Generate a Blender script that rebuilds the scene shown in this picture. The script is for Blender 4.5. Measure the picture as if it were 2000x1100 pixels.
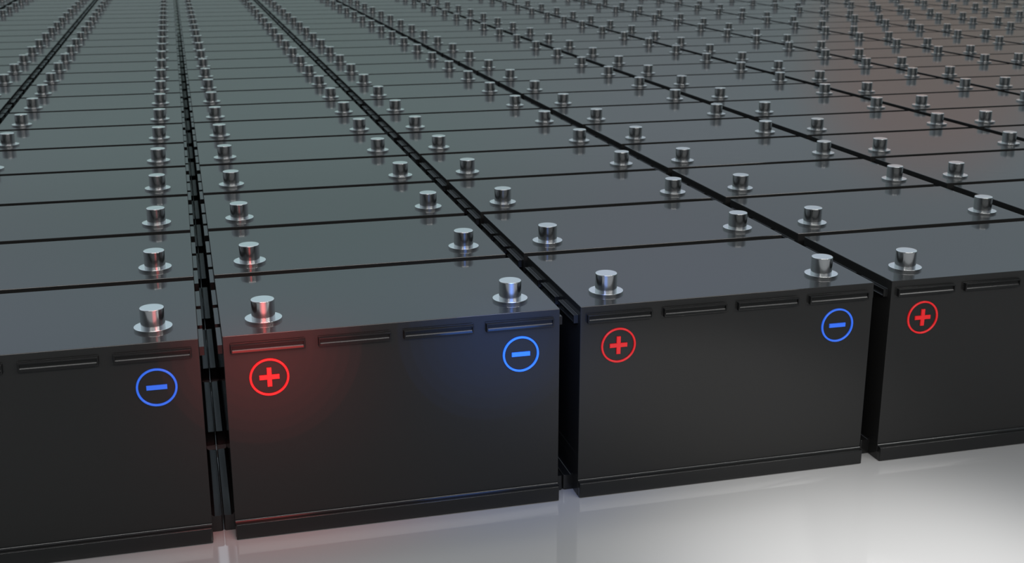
import bpy, bmesh, math
from mathutils import Vector, Matrix

for o in list(bpy.data.objects):
    bpy.data.objects.remove(o, do_unlink=True)
C = bpy.context.scene.collection
scene = bpy.context.scene
S = 0.3                      # metres per battery width

# ------------------------------------------------------------------ camera
CAMPOS = Vector((-0.0630, -3.4128, 1.7819)) * S
YAW, PITCH = 0.2613, 0.2893
cd = bpy.data.cameras.new('camera')
cam = bpy.data.objects.new('camera', cd)
C.objects.link(cam)
cam.location = CAMPOS
cam.rotation_euler = (math.pi / 2 - PITCH, 0, -YAW)
cd.sensor_fit = 'HORIZONTAL'
cd.sensor_width = 36
cd.lens = 36 * 2416.66 / 2000
cd.clip_start = 0.01
cd.clip_end = 500
cd.dof.use_dof = True
cd.dof.focus_distance = 3.9 * S
cd.dof.aperture_fstop = cd.lens / 1000 / (0.0075 * S)
scene.camera = cam

scene.view_settings.view_transform = 'Standard'
scene.view_settings.look = 'None'
scene.view_settings.gamma = 1
scene.view_settings.use_curve_mapping = False
scene.view_settings.exposure = 0.0

# ------------------------------------------------------------------ world: overcast studio-like sky, one warm stretch of horizon
w = bpy.data.worlds.new('world')
scene.world = w
w.use_nodes = True
nt = w.node_tree
N, L = nt.nodes, nt.links
N.clear()
out = N.new('ShaderNodeOutputWorld')
bg = N.new('ShaderNodeBackground')
tc = N.new('ShaderNodeTexCoord')
sep = N.new('ShaderNodeSeparateXYZ')
L.new(tc.outputs['Generated'], sep.inputs[0])
ramp = N.new('ShaderNodeValToRGB')
L.new(sep.outputs['Z'], ramp.inputs[0])
ramp.color_ramp.interpolation = 'EASE'
el = ramp.color_ramp.elements
el[0].position = 0.0
el[0].color = (.235, .265, .262, 1)
el[1].position = 1.0
el[1].color = (1.0, 1.03, 1.06, 1)
for pos, col in ((.07, (.29, .335, .335, 1)), (.20, (.49, .58, .61, 1)), (.34, (.76, .92, 1.05, 1)), (.50, (.92, 1.06, 1.16, 1))):
    e = el.new(pos)
    e.color = col
# broad soft variation in the surroundings
nz = N.new('ShaderNodeTexNoise')
nz.inputs['Scale'].default_value = 2.2
nz.inputs['Detail'].default_value = 1.0
L.new(tc.outputs['Generated'], nz.inputs['Vector'])
nr = N.new('ShaderNodeValToRGB')
nr.color_ramp.elements[0].position = .35
nr.color_ramp.elements[0].color = (.89, 1.02, .97, 1)
nr.color_ramp.elements[1].position = .65
nr.color_ramp.elements[1].color = (1.03, .975, 1.06, 1)
L.new(nz.outputs['Fac'], nr.inputs[0])
m1 = N.new('ShaderNodeMixRGB')
m1.blend_type = 'MULTIPLY'
m1.inputs[0].default_value = 1
L.new(ramp.outputs[0], m1.inputs[1])
L.new(nr.outputs[0], m1.inputs[2])
# the warm stretch of the surroundings that the tops mirror
az, elv = math.radians(33.5), math.radians(6)
wd = Vector((math.sin(az) * math.cos(elv), math.cos(az) * math.cos(elv), math.sin(elv)))
dp = N.new('ShaderNodeVectorMath')
dp.operation = 'DOT_PRODUCT'
nrm = N.new('ShaderNodeVectorMath')
nrm.operation = 'NORMALIZE'
L.new(tc.outputs['Generated'], nrm.inputs[0])
L.new(nrm.outputs[0], dp.inputs[0])
dp.inputs[1].default_value = wd
mr = N.new('ShaderNodeMapRange')
mr.interpolation_type = 'SMOOTHERSTEP'
mr.inputs['From Min'].default_value = math.cos(math.radians(6.8))
mr.inputs['From Max'].default_value = math.cos(math.radians(1.5))
L.new(dp.outputs['Value'], mr.inputs['Value'])
m2 = N.new('ShaderNodeMixRGB')
m2.blend_type = 'MULTIPLY'
L.new(mr.outputs[0], m2.inputs[0])
L.new(m1.outputs[0], m2.inputs[1])
m2.inputs[2].default_value = (1.30, .82, .70, 1)
L.new(m2.outputs[0], bg.inputs[0])
# the surroundings are lighter behind the rows than on the camera's side
ny = N.new('ShaderNodeSeparateXYZ')
L.new(nrm.outputs[0], ny.inputs[0])
sd = N.new('ShaderNodeMapRange')
sd.interpolation_type = 'SMOOTHSTEP'
sd.inputs['From Min'].default_value = -.6
sd.inputs['From Max'].default_value = .6
sd.inputs['To Min'].default_value = .22
sd.inputs['To Max'].default_value = .81
L.new(ny.outputs['Y'], sd.inputs['Value'])
L.new(sd.outputs[0], bg.inputs[1])
L.new(bg.outputs[0], out.inputs[0])


# ------------------------------------------------------------------ lamps
def area(name, loc, target, sx, sy, power, col=(1, 1, 1)):
    ld = bpy.data.lights.new(name, 'AREA')
    ld.shape = 'RECTANGLE'
    ld.size, ld.size_y = sx * S, sy * S
    ld.energy = power
    ld.color = col
    o = bpy.data.objects.new(name, ld)
    C.objects.link(o)
    o.location = Vector(loc) * S
    d = (Vector(target) - Vector(loc))
    o.rotation_euler = d.to_track_quat('-Z', 'Y').to_euler()
    return o


def rad2w(Lr, sx, sy):
    return Lr * math.pi * sx * sy * S * S


area('key_softbox', (5.7, -4.6, 4.2), (2.0, 0, .3), 1.3, 1.3, rad2w(12, 1.3, 1.3), (1, .99, .96))
area('strip_softbox', (1.0, -7.0, 4.75), (1.0, 0, .4), 10, 1.2, rad2w(9.0, 10, 1.2), (1, .985, .96))


def disc(name, loc, target, r, power, col):
    o = area(name, loc, target, 2 * r, 2 * r, power, col)
    o.data.shape = 'DISK'
    o.data.spread = math.radians(85)
    return o


for k in range(8):  # unseen one-sided discs stacked in front of the signs to spread their glow
    rr = .05 + .038 * k
    Lr = .125 + .016 * k
    disc('red_glow_fill', (.125, -.33 - rr * .05, .47), (.125, .0, .50), rr, rad2w(Lr * .27, 2 * rr, 2 * rr), (1, .12, .11))
    disc('blue_glow_fill', (.875, -.33 - rr * .05, .47), (.875, .0, .50), rr, rad2w(Lr * .22, 2 * rr, 2 * rr), (.08, .27, 1))
disc('red_glow_fill', (.125, -.27, .90), (.125, .0, .58), .17, .075, (1, .08, .07))  # this disc and the blue one are unseen, added to strengthen the face glow
disc('blue_glow_fill', (.875, -.27, .90), (.875, .0, .58), .17, .055, (.07, .26, 1))

sl = bpy.data.lights.new('floor_spot', 'SPOT')
sl.energy = 58
sl.spot_size = math.radians(32)
sl.spot_blend = 1.0
sl.shadow_soft_size = .25 * S
sl.color = (1, .985, .96)
so = bpy.data.objects.new('floor_spot', sl)
C.objects.link(so)
so.location = Vector((1.95, -2.1, 2.9)) * S
so.rotation_euler = (Vector((1.80, -.85, 0)) - Vector((1.95, -2.1, 2.9))).to_track_quat('-Z', 'Y').to_euler()


# ------------------------------------------------------------------ materials
def mat(name, col, rough, metal=0, ior=1.5, emit=None, estr=0, coat=None, rvar=0):
    m = bpy.data.materials.new(name)
    m.use_nodes = True
    n, l = m.node_tree.nodes, m.node_tree.links
    b = n['Principled BSDF']
    b.inputs['Base Color'].default_value = (*col, 1)
    b.inputs['Roughness'].default_value = rough
    b.inputs['Metallic'].default_value = metal
    b.inputs['IOR'].default_value = ior
    if coat:
        b.inputs['Coat Weight'].default_value = coat[0]
        b.inputs['Coat Roughness'].default_value = coat[1]
        b.inputs['Coat IOR'].default_value = coat[3] if len(coat) > 3 else 1.5
        b.inputs['Specular IOR Level'].default_value = coat[2]
    if emit:
        b.inputs['Emission Color'].default_value = (*emit, 1)
        b.inputs['Emission Strength'].default_value = estr
    if rvar:
        t = n.new('ShaderNodeTexCoord')
        z = n.new('ShaderNodeTexNoise')
        z.inputs['Scale'].default_value = 9
        z.inputs['Detail'].default_value = 2
        l.new(t.outputs['Object'], z.inputs['Vector'])
        r = n.new('ShaderNodeMapRange')
        r.inputs['To Min'].default_value = rough - rvar
        r.inputs['To Max'].default_value = rough + rvar
        l.new(z.outputs['Fac'], r.inputs['Value'])
        l.new(r.outputs[0], b.inputs['Roughness'])
    return m


M_CASE = mat('black_gloss_plastic', (.0175, .0171, .0166), .5, coat=(.55, .06, .05))
M_TRIM = mat('black_satin_plastic', (.010, .0099, .0098), .4, coat=(.42, .15, .05))
M_RAIL = mat('black_moulded_plastic', (.010, .0099, .0098), .4, ior=1.5, coat=(.75, .13, .05))
M_METAL = mat('polished_lead_alloy', (.50, .50, .50), .19, metal=1, coat=(1, .11, .5, 2.3), rvar=.03)
M_RED = mat('red_dim_glow_plastic', (.62, .010, .013), .3, emit=(1, .02, .025), estr=.22)  # weak emission added to brighten the dim sign beyond its lighting
M_BLUE = mat('blue_dim_glow_plastic', (.02, .11, .58), .3, emit=(.04, .17, 1), estr=.42)  # emission added here too, lifting the dim blue sign
M_REDLIT = mat('red_lit_plastic', (.6, .012, .014), .3, emit=(1, .012, .014), estr=.72)
M_BLUELIT = mat('blue_lit_plastic', (.02, .13, .8), .3, emit=(.03, .20, 1), estr=.66)
M_FLOOR = mat('white_gloss_floor', (.42, .415, .413), .05, ior=2.0, rvar=.015)


# ------------------------------------------------------------------ mesh helpers (units of battery width, scaled by S)
def finish(bm, name, m, smooth=False):
    bmesh.ops.recalc_face_normals(bm, faces=bm.faces)
    bmesh.ops.scale(bm, vec=(S, S, S), verts=bm.verts)
    me = bpy.data.meshes.new(name)
    bm.to_mesh(me)
    bm.free()
    me.materials.append(m)
    if smooth:
        for p in me.polygons:
            p.use_smooth = True
    return me


def add_box(bm, x0, x1, y0, y1, z0, z1, bev=0, seg=1):
    r = bmesh.ops.create_cube(bm, size=1)
    vs = r['verts']
    for v in vs:
        v.co = Vector((x0 + (v.co.x + .5) * (x1 - x0), y0 + (v.co.y + .5) * (y1 - y0), z0 + (v.co.z + .5) * (z1 - z0)))
    if bev:
        es = list({e for v in vs for e in v.link_edges})
        bmesh.ops.bevel(bm, geom=es, offset=bev, segments=seg, affect='EDGES', profile=.5)


def add_lathe(bm, prof, n, axis='Z', centre=(0, 0, 0), closed=False):
    """prof: list of (radius, height)"""
    rings = []
    for r, h in prof:
        ring = []
        if r < 1e-6:
            ring = [bm.verts.new((0, 0, h))] * n
        else:
            for i in range(n):
                a = 2 * math.pi * i / n
                ring.append(bm.verts.new((r * math.cos(a), r * math.sin(a), h)))
        rings.append(ring)
    pairs = list(zip(rings, rings[1:])) + ([(rings[-1], rings[0])] if closed else [])
    for A, B in pairs:
        for i in range(n):
            j = (i + 1) % n
            vs = []
            for v in (A[i], A[j], B[j], B[i]):
                if v not in vs:
                    vs.append(v)
            if len(vs) > 2:
                bm.faces.new(vs)
    vs = {v for ring in rings for v in ring}
    for v in vs:
        c = v.co
        if axis == 'Y':
            v.co = Vector((c.x + centre[0], -c.z + centre[1], c.y + centre[2]))
        else:
            v.co = Vector((c.x + centre[0], c.y + centre[1], c.z + centre[2]))


def obj(name, me, parent=None, loc=(0, 0, 0), rotz=0):
    o = bpy.data.objects.new(name, me)
    C.objects.link(o)
    o.parent = parent
    o.location = Vector(loc) * S
    o.rotation_euler = (0, 0, rotz)
    return o


# ------------------------------------------------------------------ floor
bm = bmesh.new()
bmesh.ops.create_grid(bm, x_segments=1, y_segments=1, size=60)
floor_me = finish(bm, 'floor', M_FLOOR)
fl = obj('floor', floor_me)
fl['kind'] = 'structure'
fl['label'] = 'glossy white floor in front of the battery rows'

# ------------------------------------------------------------------ battery meshes
PX, PY, D, H = 1.0660, 0.6487, 0.6008, 0.6327
TX, TY = (.1246, .8771), .126

# case body
bm = bmesh.new()
add_box(bm, 0, 1, 0, D, .0008, H, .0016, 2)
ME_CASE = finish(bm, 'case', M_CASE)


def sharpen(me, ang=30):
    me.update()
    bm = bmesh.new()
    bm.from_mesh(me)
    for e in bm.edges:
        if len(e.link_faces) == 2 and e.calc_face_angle(0) > math.radians(ang):
            e.smooth = False
    bm.to_mesh(me)
    bm.free()


def ledge_mesh(name, length, proud, h):
    """grip ledge: back plate with a soft edge, proud body and a pocket sunk in its face. Lies along +x, faces -y."""
    bm = bmesh.new()
    q, e, f = .0022, .0016, .0036
    x0, x1, z0, z1 = .0022, length - .0022, .0, h

    def loop(dx, y, lo=None):
        lo = dx if lo is None else lo
        return [bm.verts.new(p) for p in ((x0 + dx, y, z0 + lo), (x1 - dx, y, z0 + lo), (x1 - dx, y, z1 - dx), (x0 + dx, y, z1 - dx))]
    # fillet at the wall, side, rounded rim, front frame, pocket with a sloping sill
    loops = [loop(-q, 0), loop(-q * .62, -q * .08), loop(-q * .29, -q * .29), loop(-q * .08, -q * .62), loop(0, -q),
             loop(0, -proud + e), loop(e * .13, -proud + e * .5), loop(e * .5, -proud + e * .13), loop(e, -proud),
             loop(f, -proud), loop(f + .0008, -proud + .0008), loop(f + .0012, -proud + .0060, f + .0090)]
    for A, B in zip(loops, loops[1:]):
        for i in range(4):
            j = (i + 1) % 4
            bm.faces.new((A[i], A[j], B[j], B[i]))
    bm.faces.new(loops[-1])
    me = finish(bm, name, M_TRIM, True)
    sharpen(me, 38)
    return me


ME_FLEDGE = ledge_mesh('grip_ledge', .2145, .0150, .0260)
ME_SLEDGE = ledge_mesh('grip_ledge', .168, .0150, .0260)
FZ, SZ = .5815, .5745


def rail_mesh(name, length, proud, h):
    """foot rail: profile in (y,z) with a hollow fillet at the wall and rounded outer edge, ends rounded"""
    bm = bmesh.new()
    r, b = .0100, .0028
    prof = [(.0, h + r)]
    for i in range(1, 6):
        a = math.pi / 2 * i / 6
        prof.append((-(r - r * math.cos(a)) , h + r - r * math.sin(a)))
    prof.append((-r, h))
    prof.append((-(proud - b), h))
    for i in range(1, 6):
        a = math.pi / 2 * i / 6
        prof.append((-(proud - b) - b * math.sin(a), h - b + b * math.cos(a)))
    prof.append((-proud, h - b))
    prof.append((-proud, .003))
    prof.append((-proud + .003, .0005))
    prof.append((0, .0005))
    # stations along x with shrinking offset for rounded ends
    st = [(0, .0045), (.0013, .0013), (.0045, 0), (length - .0045, 0), (length - .0013, .0013), (length, .0045)]
    rings = []
    for x, sh in st:
        k = 1 - sh / proud
        rings.append([bm.verts.new((x, y * k if y < -r else y, z)) for y, z in prof])
    n = len(prof)
    for A, B in zip(rings, rings[1:]):
        for i in range(n):
            j = (i + 1) % n
            bm.faces.new((A[i], A[j], B[j], B[i]))
    bm.faces.new(rings[0])
    bm.faces.new(rings[-1])
    me = finish(bm, name, M_RAIL, True)
    sharpen(me, 22)
    return me


ME_FRAIL = rail_mesh('foot_rail', .998, .0198, .0500)
ME_SRAIL = rail_mesh('foot_rail', .494, .0322, .0510)

# terminal: washer (base disc) and post, two levels of detail
RW, RP, PH = .0545, .0348, .0645


def arc(cx, cz, r, a0, a1, n):
    return [(cx + r * math.cos(a0 + (a1 - a0) * i / n), cz + r * math.sin(a0 + (a1 - a0) * i / n)) for i in range(n + 1)]


def washer_mesh(n):
    bm = bmesh.new()
    t, b = .0080, .0007
    prof = [(0, 0), (RW, 0), (RW, t - b - .001)] + arc(RW - b, t - b, b, 0, math.pi / 2, 3) + [(RW - b - .002, t), (0, t)]
    add_lathe(bm, prof, n)
    me = finish(bm, 'washer', M_METAL, True)
    return me


def post_mesh(n):
    bm = bmesh.new()
    b = .0022
    prof = [(0, 0), (RP, 0), (RP, PH - b - .002)] + arc(RP - b, PH - b, b, 0, math.pi / 2, 4) + [(RP - b - .002, PH), (0, PH)]
    add_lathe(bm, prof, n)
    me = finish(bm, 'post', M_METAL, True)
    return me


LOD = []
for n in (72, 32):
    a, b = washer_mesh(n), post_mesh(n)
    sharpen(a)
    sharpen(b)
    LOD.append((a, b))

# signs: raised ring with a bar or a cross
RR, RT, RD = .0538, .0058, .0050


def ring_mesh(name, m):
    bm = bmesh.new()
    ri, ro = RR - RT / 2 - .0004, RR + RT / 2
    b = .0014
    prof = [(ri, 0), (ri, RD - b), (ri + b * .4, RD - b * .4), (ri + b, RD), (ro - b, RD), (ro - b * .4, RD - b * .4), (ro, RD - b), (ro, 0)]
    add_lathe(bm, prof, 96, axis='Y', closed=True)
    return finish(bm, name, m)


def bars_mesh(name, m, plus):
    bm = bmesh.new()
    l, t = (.0285, .0066)
    if plus:
        pts = [(-l, -t), (-t, -t), (-t, -l), (t, -l), (t, -t), (l, -t), (l, t), (t, t), (t, l), (-t, l), (-t, t), (-l, t)]
    else:
        pts = [(-l, -t), (l, -t), (l, t), (-l, t)]
    vs = [bm.verts.new((x, 0, z)) for x, z in pts]
    f = bm.faces.new(vs)
    r = bmesh.ops.extrude_face_region(bm, geom=[f])
    top = [v for v in r['geom'] if isinstance(v, bmesh.types.BMVert)]
    for v in top:
        v.co.y = -.0052
    es = [e for e in bm.edges if all(v in top for v in e.verts)]
    bmesh.ops.bevel(bm, geom=es, offset=.0010, segments=1, affect='EDGES')
    return finish(bm, name, m)


SIGN = {}
for key, m, plus in (('plus', M_RED, True), ('minus', M_BLUE, False), ('plus_lit', M_REDLIT, True), ('minus_lit', M_BLUELIT, False)):
    SIGN[key] = (ring_mesh(key + '_ring', m), bars_mesh(key + '_mark', m, plus))

# ------------------------------------------------------------------ which batteries the frame shows
fwd = Vector((math.sin(YAW) * math.cos(PITCH), math.cos(YAW) * math.cos(PITCH), -math.sin(PITCH)))
rgt = Vector((math.cos(YAW), -math.sin(YAW), 0))
up = rgt.cross(fwd)


def near_frame(c, r, mx=60, my=30):
    for a in (0, .5, 1):
        for b in (0, D / 2, D):
            for z in (0, H, H + .06) if r == 0 else (H, H + .06):
                d = Vector(((c - 1) * PX + a, r * PY + b, z)) - CAMPOS / S
                q = d.dot(fwd)
                if q <= .1:
                    continue
                x = 1000 + 2416.66 * d.dot(rgt) / q
                y = 550 - 2416.66 * d.dot(up) / q
                if -mx < x < 2000 + mx and -my < y < 1100 + my:
                    return True
    return False


ORD = ('first second third fourth fifth sixth seventh eighth ninth tenth eleventh twelfth thirteenth fourteenth fifteenth '
       'sixteenth seventeenth eighteenth nineteenth twentieth twenty-first twenty-second twenty-third twenty-fourth '
       'twenty-fifth twenty-sixth twenty-seventh twenty-eighth').split()
FRONT = {
    1: 'black battery with brightly glowing red plus and blue minus signs, front row',
    0: 'front battery cut by left picture edge, dim blue minus beside the glowing battery',
    2: 'front battery with dim red plus and blue minus, both fully in view',
    3: 'front battery at the right picture edge, only its red plus in view',
}


def battery_label(c, r):
    if r == 0 and c in FRONT:
        return FRONT[c]
    row = ORD[r] + ' from the front'
    if c == 1:
        return 'black battery ' + row + ', straight behind the one with glowing signs'
    side = 'right' if c > 1 else 'left'
    return 'black battery ' + row + ', ' + ORD[abs(c - 1) - 1] + ' column ' + side + ' of the glowing signs'


def build_battery(c, r):
    t = bpy.data.objects.new('battery', None)
    C.objects.link(t)
    t.empty_display_size = .05
    x, y = (c - 1) * PX, r * PY
    t.location = Vector((x + .5, y + D / 2, 0)) * S
    t['label'] = battery_label(c, r)
    t['category'] = 'battery'
    t['group'] = 'black batteries standing in rows'
    ox, oy = -.5, -D / 2
    obj('case', ME_CASE, t, (ox, oy, 0))
    wm, pm = LOD[0] if r < 5 else LOD[1]
    for tx in TX:
        wsh = obj('terminal', pm, t, (ox + tx, oy + TY, H))
        obj('washer', wm, wsh, (0, 0, 0))
    if r == 0:
        for k in range(4):
            obj('grip_ledge', ME_FLEDGE, t, (ox + .0180 + .2493 * k, oy, FZ))
        obj('foot_rail', ME_FRAIL, t, (ox + .001, oy, 0))
        lit = '_lit' if c == 1 else ''
        for kind, tx in (('plus', TX[0]), ('minus', TX[1])):
            ring, mark = SIGN[kind + lit]
            s = obj(kind + '_sign', ring, t, (ox + tx, oy, .4988))
            s['label'] = ('glowing ' if lit else '') + ('red plus sign in a raised ring' if kind == 'plus' else 'blue minus sign in a raised ring')
            obj('cross' if kind == 'plus' else 'bar', mark, s)
    if (r < 9 and -2 < c < 6) or -1 <= c <= 3:
        for k in range(3):
            y0 = .0190 + .197 * k
            obj('grip_ledge', ME_SLEDGE, t, (ox + 1, oy + y0, SZ), math.pi / 2)
            obj('grip_ledge', ME_SLEDGE, t, (ox, oy + y0 + .168, SZ), -math.pi / 2)
        obj('foot_rail', ME_SRAIL, t, (ox + 1, oy + .053, 0), math.pi / 2)
        obj('foot_rail', ME_SRAIL, t, (ox, oy + .547, 0), -math.pi / 2)
    return t


singles = set()
for r in range(0, 27):
    for c in range(-6, 18):
        if near_frame(c, r, 25, 8) or (r < 4 and c in (-1, 4, 5) and c * 1.0 - r < 6):
            singles.add((c, r))
for r, c in sorted((r, c) for c, r in singles):
    build_battery(c, r)

# the same batteries go on past the last rows one can tell apart: one object
v1, f1 = [], []


def put(verts, faces):
    n = len(v1)
    v1.extend(verts)
    f1.extend(tuple(i + n for i in f) for f in faces)


def box_geo(x0, x1, y0, y1, z0, z1):
    vs = [(x, y, z) for z in (z0, z1) for y in (y0, y1) for x in (x0, x1)]
    return vs, [(0, 2, 3, 1), (4, 5, 7, 6), (0, 1, 5, 4), (2, 6, 7, 3), (0, 4, 6, 2), (1, 3, 7, 5)]


def tube_geo(x, y, z0, z1, r, n=14):
    vs = [(x + r * math.cos(2 * math.pi * i / n), y + r * math.sin(2 * math.pi * i / n), z) for z in (z0, z1) for i in range(n)]
    return vs, [(i, (i + 1) % n, n + (i + 1) % n, n + i) for i in range(n)] + [tuple(range(n, 2 * n))]


metal_from = []
cells = [(c, r) for r in range(4, 44) for c in range(-4, 16) if (c, r) not in singles]
for c, r in cells:
    x, y = (c - 1) * PX, r * PY
    put(*box_geo(x, x + 1, y, y + D, .0008, H))
    put(*box_geo(x - .0308, x + 1.0308, y + .053, y + .547, .0005, .051))
split = len(f1)
for c, r in cells:
    x, y = (c - 1) * PX, r * PY
    for tx in TX:
        put(*tube_geo(x + tx, y + TY, H, H + .0080, RW))
        put(*tube_geo(x + tx, y + TY, H, H + PH, RP))
me = bpy.data.meshes.new('distant_batteries')
me.from_pydata([(x * S, y * S, z * S) for x, y, z in v1], [], f1)
me.materials.append(M_CASE)
me.materials.append(M_METAL)
for i, p in enumerate(me.polygons):
    p.material_index = 1 if i >= split else 0
me.update()
o = obj('distant_batteries', me)
o['kind'] = 'stuff'
o['label'] = 'black batteries going on behind the farthest rows at the top edge'
o['category'] = 'battery'
print('batteries', len(singles), 'stuff cells', len(cells), 'objects', len(bpy.data.objects))
